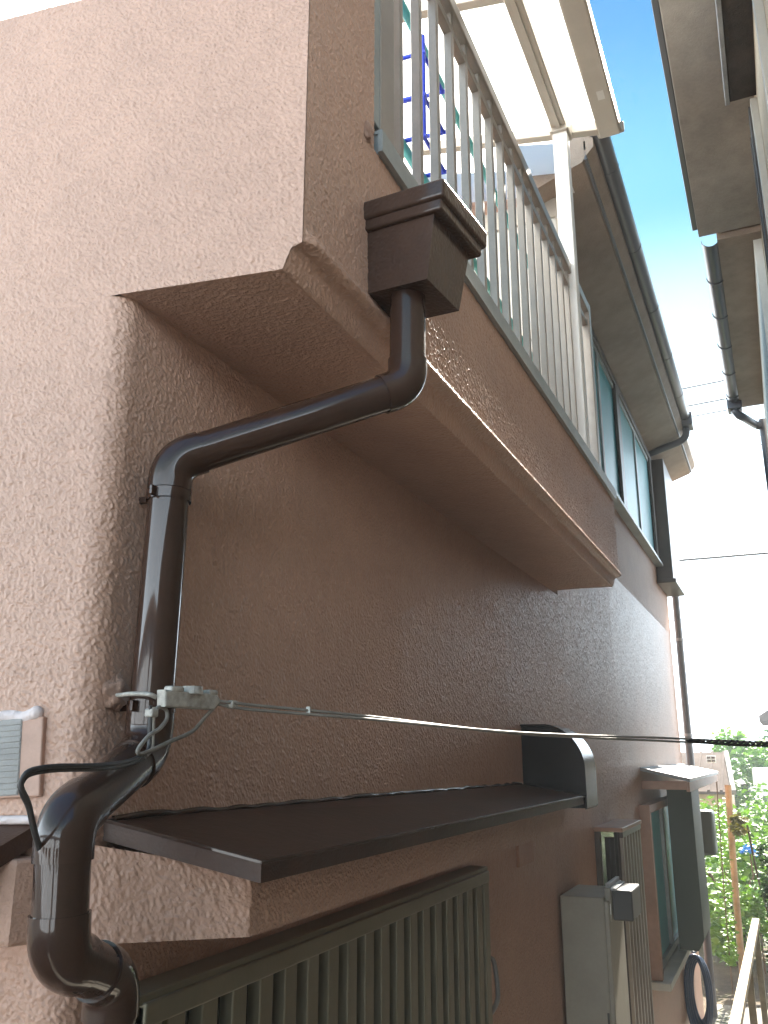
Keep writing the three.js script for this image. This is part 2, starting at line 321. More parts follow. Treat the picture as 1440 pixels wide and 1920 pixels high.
// ------------------------------------------------------------------ balcony railing
{
  const rail = mesh('balcony_railing', [beam([.30, 2.205, -1.50], [.30, 2.205, -4.10], .05, .055), beam([.30, 2.12, -1.55], [.30, 2.12, -4.08], .026, .03)], M.railBar, house);
  mesh('bottom_rail', [beam([.30, 1.325, -1.44], [.30, 1.325, -4.12], .045, .04)], M.bronze, rail);
  mesh('sill_flashing', [prismZ([[.24, 1.302], [.352, 1.30], [.352, 1.246], [.341, 1.246], [.341, 1.292], [.24, 1.295]], -4.36, -1.445), box(.26, .34, 1.246, 1.292, -4.36, -1.45, 0)], M.greyTrim, rail);
  mesh('post', box(.268, .332, 1.30, 3.02, -1.56, -1.482, .005), M.railBar, rail);
  mesh('wall_channel', box(.285, .331, 1.33, 3.02, -1.478, -1.437, .003), M.greyTrim, rail);
  mesh('post', box(.276, .326, 1.30, 2.235, -4.13, -4.075, .005), M.railBar, rail);
  for (let k = 0; k < 18; k++) { const z = -1.647 - .1335 * k; mesh('baluster', box(.288, .314, 1.343, 2.18, z - .0105, z + .0105, .003), M.railBar, rail); }
}
// ------------------------------------------------------------------ translucent roof over the balcony
{
  const yr = x => 3.115 - .187 * x, fr = [];
  const roof = mesh('balcony_roof', [beam([.31, 3.03, -1.2], [.31, 3.03, -3.72], .075, .075), beam([.31, 2.985, -1.2], [.31, 2.985, -3.70], .02, .012)], M.alu, house);
  mesh('gutter_beam', [box(.485, .592, 2.955, 3.045, -3.80, -.9, .012), box(.475, .606, 2.97, 3.03, -3.815, -3.79, .01)], M.alu, roof);
  mesh('sticker', box(.53, .562, 2.9535, 2.9545, -3.52, -3.46, 0), M.label, roof);
  for (const z of [-1.25, -2.85, -3.77]) mesh('rafter', beam([.49, yr(.49) - .02, z], [-3.2, yr(-3.2) - .02, z], .045, .055), M.alu, roof);
  for (const [a, b, x0] of [[-2.05, -1.25, .5], [-2.85, -2.05, .5], [-3.77, -2.85, .5], [-4.35, -3.772, .25]]) {
    const g = new THREE.BufferGeometry();
    const x1 = -3.2, y = .012;
    g.setAttribute('position', new THREE.Float32BufferAttribute([x0, yr(x0) + y, a, x0, yr(x0) + y, b, x1, yr(x1) + y, b, x0, yr(x0) + y, a, x1, yr(x1) + y, b, x1, yr(x1) + y, a], 3));
    g.computeVertexNormals(); mesh('roof_sheet', g, M.poly, roof);
  }
  mesh('rafter', beam([.49, yr(.49) - .02, -2.05], [-3.2, yr(-3.2) - .02, -2.05], .03, .04), M.alu, roof);
  mesh('roof_post', box(.275, .345, 1.25, 3.0, -3.745, -3.675, .006), M.whitePaint, roof);
  mesh('post_bracket', box(.262, .358, 2.965, 3.07, -3.765, -3.66, .012), M.alu, roof);
}
// partition at the end of the balcony, with framed pale panels
{
  const p = mesh('end_partition', [box(-1.9, .2, 2.93, 3.05, -4.34, -4.30), box(-1.9, .2, 1.25, 1.32, -4.34, -4.30), box(.14, .2, 1.32, 2.93, -4.34, -4.30), box(-.82, -.76, 1.32, 2.93, -4.34, -4.30), box(-1.9, .14, 2.2, 2.26, -4.34, -4.30)], M.alu, house);
  for (const [a, b] of [[-.76, .14], [-1.9, -.82]]) for (const [c, d] of [[1.32, 2.2], [2.26, 2.93]]) mesh('panel', box(a, b, c, d, -4.328, -4.318, 0), M.offWhite, p);
}
// things kept on the balcony
{
  const pole = mesh('laundry_pole', rod([.04, 2.6, -1.7], [.0, 2.6, -4.25], .016), M.teal, scene, true); pole.name = numbered('laundry_pole');
  pole.userData = { label: 'teal laundry pole high under the balcony roof', category: 'laundry pole', group: 'laundry poles' };
  const pole2 = mesh('laundry_pole', rod([.05, 1.98, -1.62], [.02, 1.98, -4.2], .016), M.teal, scene, true); pole2.name = numbered('laundry_pole');
  pole2.userData = { label: 'teal laundry pole at waist height behind the balusters', category: 'laundry pole', group: 'laundry poles' };
  const h = thing('drying_rack', 'blue plastic drying rack hanging inside the balcony', 'drying rack');
  for (const x of [-.02, .12]) mesh('upright', rod([x, 1.98, -2.3], [x, 2.4, -2.3], .009), M.blue, h, true);
  for (const y of [2.0, 2.165, 2.34]) mesh('crossbar', [rod([-.16, y + .012, -2.3], [.13, y - .012, -2.3], .008), rod([-.16, y + .012, -2.5], [.13, y - .012, -2.5], .008), rod([.12, y - .012, -2.3], [.12, y - .012, -2.5], .007)], M.blue, h, true);
  const s = thing('storage_box', 'white plastic storage box on the balcony floor', 'storage box');
  mesh('body', box(-.35, .05, 1.25, 1.75, -2.7, -2.0, .02), M.whitePaint, s); mesh('lid', box(-.37, .07, 1.75, 1.79, -2.72, -1.98, .012), M.offWhite, s);
}

// ------------------------------------------------------------------ dark brown sheet metal canopies
function canopy(name, label, corners, drop, th, mat) { // corners: wall a, wall b, out b, out a as [x,y,z]
  const o = thing(name, label, 'canopy', 'dark window canopies');
  const g = new THREE.BufferGeometry(), [a, b, c, d] = corners, low = p => [p[0], p[1] - th, p[2]];
  const A = low(a), B = low(b), Cc = low(c), Dd = low(d);
  const q = (p, r, s, t) => [...p, ...r, ...s, ...p, ...s, ...t];
  g.setAttribute('position', new THREE.Float32BufferAttribute([...q(a, d, c, b), ...q(A, B, Cc, Dd), ...q(d, Dd, Cc, c), ...q(a, A, Dd, d), ...q(b, c, Cc, B), ...q(a, b, B, A)], 3));
  g.computeVertexNormals(); mesh('canopy_roof', g, mat, o);
  return o;
}
{
  const o = canopy('side_canopy', 'dark brown sheet metal canopy over the barred side window', [[-.01, -.097, -1.15], [-.01, -.112, -3.615], [.25, -.157, -3.615], [.25, -.157, -1.222]], 0, .031, M.brownRoof);
  mesh('edge_trim', [beam([.2515, -.158, -3.615], [.2515, -.158, -1.218], .005, .005), beam([.2515, -.158, -1.22], [.0, -.099, -1.148], .005, .005)], M.brown, o);
  srand(77);
  const pts = []; for (let i = 0; i <= 60; i++) { const t = i / 60; pts.push(V(.002 + rr(0, .004), -.097 - .015 * t + rr(-.003, .003), -1.17 - 2.43 * t)); }
  mesh('wall_flashing', tube(pts, .006, 180, 6), M.brown, o);
  const f = canopy('front_canopy', 'dark brown sheet metal canopy on the front face beside the grey vent cover', [[-5, -.1, FZ(-5) - .01], [-.072, -.1, FZ(-.072) - .01], [-.072, -.19, FZ(-.072) + .22], [-5, -.19, FZ(-5) + .22]], 0, .031, M.brownRoof);
  mesh('wall_flashing', tube([[-1, -.098, FZ(-1)], [-.4, -.097, FZ(-.4) + .004], [-.2, -.1, FZ(-.2) + .004], [-.075, -.097, FZ(-.07) + .004]], .007, 60, 6), M.caulk, f);
}

// ------------------------------------------------------------------ rainwater pipe with its hopper
{
  const dp = thing('rainwater_pipe', 'glossy dark brown rainwater pipe zigzagging down the house corner from a square hopper', 'downpipe');
  // hopper: tapered box under a stepped rim
  const hop = new THREE.Group(); // local frame: wall at x=0
  const taper = (x0, x1, z0, z1, X0, X1, Z0, Z1, y0, y1) => { // bottom rect to top rect
    const g = new THREE.BoxGeometry(1, 1, 1), p = g.attributes.position;
    for (let i = 0; i < p.count; i++) { const t = p.getY(i) > 0, xx = p.getX(i) > 0, zz = p.getZ(i) > 0; p.setXYZ(i, t ? (xx ? X1 : X0) : (xx ? x1 : x0), t ? y1 : y0, t ? (zz ? Z1 : Z0) : (zz ? z1 : z0)); }
    g.computeVertexNormals(); return g;
  };
  const place = g => { g.rotateZ(-.045); g.rotateY(-.10); g.translate(.338, .966, -1.408); return g; };
  const body = mesh('hopper', place(taper(-.01, .135, -.145, 0, -.01, .150, -.165, .004, -.078, .085)), M.brownRough, dp);
  mesh('hopper_rim', [place(box(-.012, .168, .058, .088, -.185, .014, .006)), place(box(-.012, .176, .080, .122, -.195, .022, .008))], M.brownRough, body);
  const r = .0355;
  const N = [[.405, .915, -1.452], [.405, .690, -1.446], [.062, .500, -1.180], [.060, .005, -1.172], [.128, -.082, -.93], [.132, -.245, -.935], [.105, -.300, -1.075], [.105, GY, -1.075]].map(a => V(...a));
  const cut = [0, .055, .055, .06, .05, .05, .05, 0];
  for (let i = 0; i < N.length - 1; i++) {
    const d = N[i + 1].clone().sub(N[i]).normalize();
    const a = N[i].clone().addScaledVector(d, cut[i] * .8), b = N[i + 1].clone().addScaledVector(d, -cut[i + 1] * .8);
    { const g = rod(a, b, r, 36), u = g.attributes.uv, L = a.distanceTo(b); for (let k = 0; k < u.count; k++) u.setXY(k, u.getX(k) * .21, u.getY(k) * L); mesh('pipe', g, M.brown, dp, true); }
  }
  for (let i = 1; i < N.length - 1; i++) {
    const d0 = N[i].clone().sub(N[i - 1]).normalize(), d1 = N[i + 1].clone().sub(N[i]).normalize(), c = cut[i];
    const a = N[i].clone().addScaledVector(d0, -c), b = N[i].clone().addScaledVector(d1, c), q = .5;
    const curve = new THREE.CurvePath();
    const a2 = N[i].clone().addScaledVector(d0, -c * .72), b2 = N[i].clone().addScaledVector(d1, c * .72);
    const pts = [a, a2]; const qb = new THREE.QuadraticBezierCurve3(a2, N[i], b2); for (let k = 1; k < 12; k++) pts.push(qb.getPoint(k / 12)); pts.push(b2, b);
    const g1 = tube(pts, r + .0032, 40, 36, false, .5);
    const ring = (p, d) => { const g = new THREE.RingGeometry(r * .9, r + .0032, 36); g.applyQuaternion(new THREE.Quaternion().setFromUnitVectors(V(0, 0, 1), d)); g.translate(p.x, p.y, p.z); return g; };
    { const u = g1.attributes.uv; for (let k = 0; k < u.count; k++) u.setXY(k, u.getX(k) * c * 2, u.getY(k) * .23); }
    mesh('elbow', [g1, ring(a, d0.clone().negate()), ring(b, d1)], M.brown, dp, true);
  }
  const brk = (y, x, z) => mesh('pipe_bracket', [new THREE.CylinderGeometry(r + .0035, r + .0035, .018, 36, 1, true).translate(x, y, z), box(x - .07, x - r, y - .006, y + .006, z - .004, z + .004, .001), box(x - .002, x + .004, y - .009, y + .009, z + r, z + r + .016, .002)], M.brown, dp);
  brk(.435, .0615, -1.179); brk(.075, .0605, -1.173); brk(-.9, .105, -1.075);
}

// ------------------------------------------------------------------ barred window below the side canopy
{
  const w = thing('barred_window', 'olive grey window grille of vertical bars under the side canopy', 'window grille');
  const x0 = .0, x1 = .07, zt = -1.20, ze = -2.93, yt = -.365, yb = -1.5;
  mesh('frame', [box(.03, x1, yt - .035, yt, ze, zt, .004), box(.03, x1, yb, yb + .04, ze, zt, .004), box(x0, x1 - .002, yb, yt - .002, ze, ze + .045, .004), box(x0, x1 - .002, yb, yt - .002, zt - .045, zt, .004), box(.0, .062, yt - .004, yt + .012, ze - .01, zt + .01, .003)], M.olive, w);
  mesh('pane', box(.006, .014, yb, yt - .01, ze + .02, zt - .02, 0), M.darkGlass, w);
  for (let k = 0; k < 18; k++) { const z = -1.288 - .0915 * k; if (z < ze + .05) break; mesh('bar', box(.034, .064, yb + .03, yt - .03, z - .023, z + .023, .004), M.olive, w); }
}

// ------------------------------------------------------------------ vent hood at the end of the canopy
{
  const o = thing('vent_hood', 'black curved metal vent hood at the far end of the side canopy', 'vent hood');
  const prof = [[0, -.205], [0, .118]]; for (let i = 1; i <= 14; i++) { const a = Math.PI / 2 * (1 - i / 14); prof.push([.085 + .17 * Math.cos(a), -.06 + .178 * Math.sin(a)]); } prof.push([.255, -.205]);
  mesh('hood_body', toCreasedNormals(prismZ(prof, -3.84, -3.645), .5), M.blackMetal, o);
  const band = prof.slice(1).map(p => [p[0], p[1]]), inn = band.map(([x, y]) => [x * .985, y - .004]).reverse();
  mesh('hood_band', toCreasedNormals(prismZ([...band.map(([x, y]) => [x * 1.015 + .001, y + .004]), ...inn], -3.85, -3.63), .5), M.blackMetal, o);
}

// ------------------------------------------------------------------ ribbed vent cover on the front face
{
  const o = thing('vent_cover', 'grey ribbed vent cover in a painted frame on the front face', 'vent cover');
  const ang = Math.atan(.15), tilt = .06;
  const put = g => { g.rotateZ(tilt); g.rotateY(ang); g.translate(-.105, -.005, FZ(-.105)); return g; };
  mesh('frame', put(box(-.7, .036, -.06, .062, -.02, .009, .003)), M.pinkPaint, o);
  mesh('back_plate', put(box(-.69, -.002, -.056, .061, .0, .0102, .001)), M.ribGrey, o);
  for (let k = 0; k < 13; k++) mesh('rib', put(box(-.68, -.003, -.055 + k * .0089, -.0475 + k * .0089, 0.006, .0114, .0012)), M.ribGrey, o);
  srand(8); const pts = []; for (let i = 0; i <= 24; i++) pts.push(V(-.6 + i * .0258, .066 + rr(-.004, .004), -.004 + rr(0, .008)));
  mesh('caulk_bead', [put(tube(pts, .011, 80, 8)), put(new THREE.SphereGeometry(.0115, 10, 8).translate(pts[24].x, pts[24].y, pts[24].z))], M.caulk, o);
}

// ------------------------------------------------------------------ service cable and its wall anchor
{
  const o = thing('service_cable', 'grey twin service cable strung from a wall hook across the alley', 'cable');
  const main = [[.150, .083, -1.232], [.184, .077, -1.29], [.30, .066, -1.49], [.50, .043, -1.80], [.745, .034, -2.18], [.955, .026, -2.48], [1.12, .026, -2.72], [1.26, .032, -2.92]];
  const off = (p, k, a) => p.map((q, i) => V(q[0] + .0035 * Math.cos(a + i * k), q[1] + .0038 * Math.sin(a + i * k), q[2]));
  mesh('strand', tube(off(main, .9, .6), .0026, 120, 8), M.wire, o); mesh('strand', tube(off(main, .9, .6 + Math.PI), .0026, 120, 8), M.wire, o);
  const c = new THREE.CatmullRomCurve3(main.map(p => V(...p)));
  const wrap = ph => { const pts = []; for (let i = 0; i <= 150; i++) { const t = .60 + .36 * i / 150, p = c.getPoint(t), a = ph + i * .55; const w = Math.min(1, i / 25); pts.push(V(p.x + (.0025 + .003 * w) * Math.cos(a), p.y + (.0025 + .003 * w) * Math.sin(a), p.z)); } return tube(pts, .0027, 500, 6); };
  mesh('wrapped_tail', [wrap(0), wrap(2.1), wrap(4.2)], M.wireDark, o);
  mesh('drip_loop', tube([[.150, .083, -1.232], [.135, .062, -1.222], [.13, .036, -1.192], [.13, .020, -1.138], [.13, .005, -1.089], [.132, .001, -1.065], [.136, .008, -1.056], [.134, .027, -1.080], [.13, .039, -1.110], [.128, .054, -1.128], [.126, .067, -1.127], [.124, .071, -1.113], [.122, .063, -1.102]], .0032, 120, 8), M.wire, o);
  const dl = [[.118, .068, -1.098], [.117, .04, -1.102], [.116, .008, -1.104], [.122, -.004, -1.084], [.137, -.014, -1.030], [.160, -.018, -.945], [.166, -.018, -.868], [.163, -.022, -.829], [.160, -.031, -.819], [.157, -.042, -.822], [.148, -.062, -.845], [.135, -.09, -.87], [.12, -.12, -.90]];
  mesh('lead_wire', [tube(dl, .0034, 120, 8), tube(dl.map(([x, y, z]) => [x + .004, y + .0045, z + .004]), .0030, 120, 8)], M.wireDark, o);
  mesh('tie', [tube(dl.slice(0, 4).map(([x, y, z]) => [x + .006, y + .002, z]), .003, 30, 8), box(.112, .128, .055, .068, -1.108, -1.092, .003)], M.porcelain, o);
  mesh('clamp', [box(.153, .167, .074, .088, -1.268, -1.248, .004)], M.porcelain, o);
  mesh('wire_tag', box(.232, .240, .070, .082, -1.385, -1.382, .001), M.label, o);
  const h = thing('cable_anchor', 'weathered porcelain cable insulator held by a hook in the wall', 'insulator');
  srand(31); const blob = new THREE.SphereGeometry(.026, 48, 32), bp = blob.attributes.position;
  for (let i = 0; i < bp.count; i++) { const x = bp.getX(i), y = bp.getY(i), z = bp.getZ(i), n = 1 + .13 * Math.sin(x * 170 + 1) * Math.cos(y * 210) + .1 * Math.sin(z * 260 + y * 90) + 3 * (stuccoAt(Math.atan2(z, x) * .03, y) - .5) * .09; bp.setXYZ(i, x * n * .7, y * n, z * n); }
  blob.computeVertexNormals(); blob.translate(.004, .098, -1.148); mesh('mortar_blob', blob, M.stucco, h, true);
  mesh('hook', tube([[.005, .094, -1.15], [.035, .092, -1.125], [.07, .092, -1.11], [.108, .09, -1.105], [.115, .086, -1.115]], .0036, 40, 8), M.porcelain, h);
  const ins = g => { g.rotateY(-.14); g.translate(.128, .086, -1.172); return g; };
  mesh('insulator_body', ins(new THREE.ExtrudeGeometry(new THREE.Shape([[-.056, -.012], [.050, -.012], [.062, .0], [.054, .008], [-.058, .008]].map(p => new THREE.Vector2(...p))), { depth: .014, bevelSize: .003, bevelThickness: .003, bevelSegments: 2 }).rotateY(Math.PI / 2)), M.porcelain, h);
  mesh('insulator_knob', [ins(box(-.002, .018, .008, .018, .02, .048, .004)), ins(new THREE.CylinderGeometry(.016, .018, .012, 20).rotateZ(.0).translate(.008, .014, -.006)), ins(box(-.002, .018, .008, .017, -.058, -.036, .004))], M.porcelain, h);
}

// ------------------------------------------------------------------ gas water heater and the grilles further along
{
  const o = thing('water_heater', 'tall grey gas water heater with a dark flue box on the side wall', 'water heater');
  const b = mesh('case', box(.012, .205, -1.85, -.60, -4.5, -4.13, .008), M.heater, o);
  mesh('front_cover', box(.2, .222, -1.84, -.615, -4.49, -4.14, .006), M.heater, o);
  for (let k = 0; k < 2; k++) mesh('slot', box(.19, .1985, -1.19 - k * .16, -1.05 - k * .16, -4.1295, -4.128, 0), M.heaterDark, o);
  const f = mesh('flue_box', box(.226, .315, -.70, -.575, -4.44, -4.20, .008), M.heaterDark, o);
  mesh('flue_plate', box(.2, .228, -.70, -.565, -4.46, -4.17, .004), M.heater, f);
  mesh('flue_cap', [box(.205, .222, -.567, -.548, -4.45, -4.18, .003), box(.226, .25, -.577, -.566, -4.44, -4.18, .003)], M.zinc, f);
  mesh('rating_label', box(.203, .226, -.672, -.628, -4.1695, -4.168, 0), M.label, f);
}
{
  const o = thing('side_grille', 'narrow barred window grille beyond the grey water heater', 'window grille');
  const y0 = -1.62, y1 = -.40;
  mesh('top_board', box(0, .155, y1, y1 + .022, -5.72, -5.02, .004), M.pinkPaint, o);
  mesh('frame', [box(0, .03, y0, y1, -5.08, -5.04, .003), box(0, .03, y0, y1, -5.70, -5.66, .003), box(.13, .152, y1 - .03, y1, -5.70, -5.04, .003), box(.13, .152, y0, y0 + .03, -5.70, -5.04, .003)], M.bronze, o);
  for (let k = 0; k < 7; k++) { const z = -5.06 - k * .1; mesh('bar', box(.132, .15, y0 + .02, y1 - .02, z - .012, z + .012, .003), M.railBar, o); }
  mesh('pane', box(.004, .012, y0, y1, -5.66, -5.08, 0), M.darkGlass, o);
  mesh('drain_tube', [rod([.075, y1 - .03, -5.07], [.075, -.75, -5.07], .026, 18), rod([.075, -.7, -5.07], [.075, y0, -5.07], .02, 14)], M.blackMetal, o);
}
{ // window with its own small roof and shutter case
  const o = thing('roofed_window', 'teal window under a small metal roof beside a dark shutter case', 'window');
  const rf = mesh('small_roof', (() => { const g = prismZ([[0, -.09], [.345, -.165], [.345, -.19], [0, -.115]], -9.84, -6.88); return g; })(), M.zinc, o);
  mesh('fascia', [box(0, .32, -.245, -.185, -6.925, -6.90, .004), box(.31, .335, -.26, -.192, -9.8, -6.925, .004)], M.pinkPaint, rf);
  mesh('frame', [box(0, .075, -1.47, -.345, -6.74, -6.68, .004), box(0, .075, -.40, -.345, -8.4, -6.74, .004), box(0, .06, -1.47, -.40, -8.4, -8.3, .004)], M.pinkPaint, o);
  mesh('sash', [box(.012, .05, -1.45, -.40, -6.84, -6.745, .004), box(.012, .05, -1.45, -.40, -7.62, -7.56, .004), box(.012, .05, -1.45, -1.40, -8.3, -6.84, .003)], M.greyTrim, o);
  mesh('pane', box(.014, .022, -1.42, -.40, -8.3, -6.8, 0), M.tealGlass, o);
  mesh('sill', box(0, .13, -1.52, -1.472, -8.45, -6.64, .006), M.offWhite, o);
  mesh('shutter_case', prismZ([[.10, -.25], [.285, -.25], [.285, -1.34], [.24, -1.42], [.10, -1.42]], -8.15, -7.5, .006), M.greenBox, o);
}
{
  const o = thing('meter_box', 'dark green round-cornered box on the far corner of the house', 'meter box');
  mesh('case', box(.03, .25, -.98, -.55, -10.15, -9.87, .035), M.greenBox, o);
}
{
  const o = thing('garden_hose', 'coiled dark blue hose hanging below the roofed window', 'hose');
  for (let k = 0; k < 7; k++) { const pts = []; for (let i = 0; i < 24; i++) { const a = i / 24 * Math.PI * 2; pts.push(V(.10 + .085 * Math.cos(a) * (1 - k * .02) + .012 * (k % 3), -1.93 + .30 * Math.sin(a) * (1 - k * .035), -8.42 - k * .028)); } mesh('hose_loop', tube(pts, .017, 70, 8, true), M.hose, o); }
  mesh('hook', tube([[0, -1.6, -8.5], [.06, -1.6, -8.5], [.1, -1.62, -8.5], [.14, -1.58, -8.5]], .01, 20, 6), M.zinc, o);
}
{
  const o = thing('far_downpipe', 'slim dark downpipe on the far corner of the house', 'downpipe');
  mesh('pipe', rod([.075, 1.68, -9.93], [.075, GY, -9.93], .04, 20), M.gutterBrown, o);
  for (const y of [1.2, .2, -1]) mesh('pipe_bracket', new THREE.CylinderGeometry(.046, .046, .03, 20).translate(.075, y, -9.93), M.zinc, o);
}
{
  const o = thing('wall_handle', 'small curved pale handle on the wall beside the barred window', 'handle');
  mesh('grip', tube([[.003, -.66, -3.06], [.03, -.655, -3.06], [.04, -.7, -3.065], [.04, -.78, -3.07], [.003, -.84, -3.07]], .008, 30, 8), M.zinc, o);
}

// ------------------------------------------------------------------ neighbouring house on the other side of the alley
const nb = thing('neighbour_house', 'greyish neighbour house with wide eaves across the alley', 'house');
{
  mesh('wall', box(1.235, 6, .9, 3.52, -9.35, -.5, 0), M.neighWall, nb); mesh('lower_wall', box(1.245, 6, GY - .1, .8995, -9.34, 1.29, 0), M.neighWood2, nb);
  mesh('wall_strip', box(1.18, 1.2349, 2.2, 3.47, -9.35, -5.92, .004), M.offWhite, nb);
  const e = mesh('eave', box(.835, 2.2, 3.50, 3.60, -5.80, -.2, .004), M.neighStucco, nb);
  mesh('eave_edge', box(.80, .834, 3.51, 3.66, -5.72, -.2, .006), M.gutterBrown, e);
  mesh('upper_wall', box(1.5, 6, 3.6, 5.2, -5.7, -1.3, 0), M.neighWall, nb);
  const g2 = mesh('rear_roof', prismZ([[.95, 3.46], [1.235, 3.46], [1.235, 3.47], [3.2, 4.4], [3.2, 4.5], [.95, 3.62]], -9.15, -5.82), M.eaveBoard, nb);
  const prof = []; const R = .062, cx = .905, cy = 3.50;
  for (let i = 0; i <= 12; i++) { const a = Math.PI + Math.PI * i / 12; prof.push([cx + R * Math.cos(a), cy + R * Math.sin(a)]); }
  for (let i = 12; i >= 0; i--) { const a = Math.PI + Math.PI * i / 12; prof.push([cx + (R - .004) * Math.cos(a), cy + (R - .004) * Math.sin(a)]); }
  const gt = mesh('gutter', toCreasedNormals(prismZ(prof, -8.95, -5.85), .5), M.gutterBrown, nb);
  mesh('outlet', [box(cx - .07, cx + .07, cy - .12, cy + .02, -9.1, -8.93, .012), tube([[cx, cy - .08, -9.0], [cx, cy - .15, -9.0], [cx + .06, cy - .18, -9.05], [1.08, cy - .16, -9.4], [1.15, cy - .19, -9.42], [1.155, cy - .3, -9.42], [1.155, GY, -9.42]], .042, 120, 12, false, .2)], M.gutterBrown, gt);
  for (let z = -6.4; z > -8.8; z -= .6) mesh('gutter_hanger', new THREE.TorusGeometry(R + .002, .004, 6, 14, Math.PI).rotateZ(Math.PI).translate(cx, cy, z), M.gutterBrown, gt);
  const b = mesh('shutter_housing', box(1.105, 1.6, 3.34, 3.497, -4.28, -1.6, .004), M.neighWood, nb);
  mesh('side_strip', box(1.082, 1.104, 3.325, 3.495, -4.28, -3.2, .003), M.zinc, b);
  const w = mesh('window', [box(1.19, 1.2349, 1.6, 3.30, -4.62, -4.56, .003), box(1.19, 1.2349, 1.6, 3.30, -4.44, -4.30, .003)], M.neighWood, nb);
  mesh('frame', box(1.2, 1.2349, 1.6, 3.3, -4.30, -4.24, .003), M.alu, w); mesh('frame', box(1.2, 1.2349, 1.6, 3.3, -3.1, -3.04, .003), M.alu, w);
}

// ------------------------------------------------------------------ houses across the street, behind the camera
function streetHouse(label, x0, x1, z0, z1, top, mat) {
  const o = thing('street_house', label, 'house', 'houses across the street');
  mesh('wall', box(x0, x1, GY - .1, top, z0, z1, .01), mat, o);
  mesh('roof', prismY([[x0 - .4, z0 - .5], [x1 + .4, z0 - .5], [x1 + .4, z1 + .4], [x0 - .4, z1 + .4]], top + .002, top + .22), M.tileRoof, o);
  for (const y of [GY + .9, GY + 3.5]) if (y + 1.2 < top) for (let x = x0 + .8; x < x1 - 1.6; x += 2.4) { const w = mesh('window', box(x, x + 1.5, y, y + 1.15, z0 - .05, z0 - .005, .01), M.greyTrim, o); mesh('pane', box(x + .07, x + 1.43, y + .07, y + 1.08, z0 - .056, z0 - .051, 0), M.darkGlass, w); }
}
streetHouse('pale grey house across the street facing the stucco house', -7.5, 1.2, 8.6, 15, 1.9, M.coolWall);
streetHouse('cool grey house across the street behind the neighbour house', 2.2, 11, 8.8, 15, 1.9, M.coolWall);
streetHouse('light grey house across the street at the end of the row', -17, -8.4, 8.8, 15, 1.9, M.coolWall);

// ------------------------------------------------------------------ boundary fence, garden, far houses
{
  const o = thing('boundary_fence', 'low post and rail fence with a pale weathered top rail along the alley', 'fence');
  mesh('top_rail', beam([.645, -1.2, -3.2], [.655, -1.2, -7.6], .05, .045), M.railPale, o);
  for (let z = -3.4; z > -7.7; z -= 1.38) mesh('fence_post', box(.63, .67, GY, -1.225, z - .03, z + .03, .004), M.railPale, o);
}
function leaves(n, fn, size, s) { // fn() -> [x,y,z]; folded leaf blades
  srand(s); const pos = new Float32Array(n * 12), nor = [], m = new THREE.Matrix4(), q = new THREE.Quaternion(), e = new THREE.Euler();
  const idx = [], L = [[0, 0, 0], [-.36, .06, .5], [0, 0, 1], [.36, .06, .5]].map(p => V(...p));
  const P3 = [];
  for (let i = 0; i < n; i++) {
    const c = fn(); e.set(rr(-.9, .9), rr(0, 6.283), rr(-.7, .7)); q.setFromEuler(e); const s2 = size * rr(.6, 1.35); m.compose(V(...c), q, V(s2, s2, s2));
    const v = L.map(p => p.clone().applyMatrix4(m));
    for (const k of [0, 1, 2, 0, 2, 3]) P3.push(v[k].x, v[k].y, v[k].z);
  }
  const g = new THREE.BufferGeometry(); g.setAttribute('position', new THREE.Float32BufferAttribute(P3, 3)); g.computeVertexNormals(); return g;
}
function blobby(cx, cy, cz, rx, ry, rz, lumps, s) { // points scattered in several overlapping clumps
  srand(s * 7 + 3); const C = []; for (let i = 0; i < lumps; i++) C.push([rr(-.7, .7), rr(-.75, .8), rr(-.7, .7), rr(.25, .5)]);
  return () => { const c = C[(rnd() * C.length) | 0]; const a = rr(0, 6.283), b = Math.acos(rr(-1, 1)), r = c[3] * Math.pow(rnd(), .35); return [cx + rx * (c[0] + r * Math.sin(b) * Math.cos(a)), cy + ry * (c[1] + r * Math.cos(b)), cz + rz * (c[2] + r * Math.sin(b) * Math.sin(a))]; };
}
function shrub(name, label, cat, group, [x, z], h, w, n, size, mat, s) {
  const o = thing(name, label, cat, group, [x, GY, z]);
  mesh('foliage', leaves(n, blobby(0, h * .55, 0, w, h * .5, w, 9, s), size, s), mat, o);
  srand(s + 1); const st = []; for (let i = 0; i < 5; i++) st.push(tube([[rr(-.06, .06), 0, rr(-.06, .06)], [rr(-.15, .15) * w, h * .35, rr(-.15, .15) * w], [rr(-.5, .5) * w, h * .8, rr(-.5, .5) * w]], .012, 8, 5));
  mesh('stem', st, M.bark, o);
}
const G = 'leafy shrubs in the sunny garden';
[[.25, -12.2, 1.35, .7], [.75, -13.0, 1.5, .8], [-.4, -13.8, 1.55, .9], [1.35, -12.6, 1.3, .7], [.5, -15, 1.5, .9], [1.3, -15.2, 1.6, .9], [-.6, -16.5, 1.6, 1.0], [.2, -18, 1.7, 1.1], [1.2, -18.5, 1.6, 1.1]].forEach(([x, z, h, w], i) =>
  shrub('garden_shrub', 'bright green leafy shrub in the sunny garden past the house', 'shrub', G, [x, z], h, w, 1500, .1, M.leaf, 100 + i));
[[1.0, -6.2, 1.3, .22], [1.02, -7.6, 1.5, .24], [1.0, -9.0, 1.5, .26], [1.0, -10.4, 1.7, .32]].forEach(([x, z, h, w], i) =>
  shrub('hedge_plant', 'dark green hedge plant behind the boundary fence', 'hedge', 'hedge plants behind the fence', [x, z], h, w, 3600, .042, M.leafDeep, 200 + i));
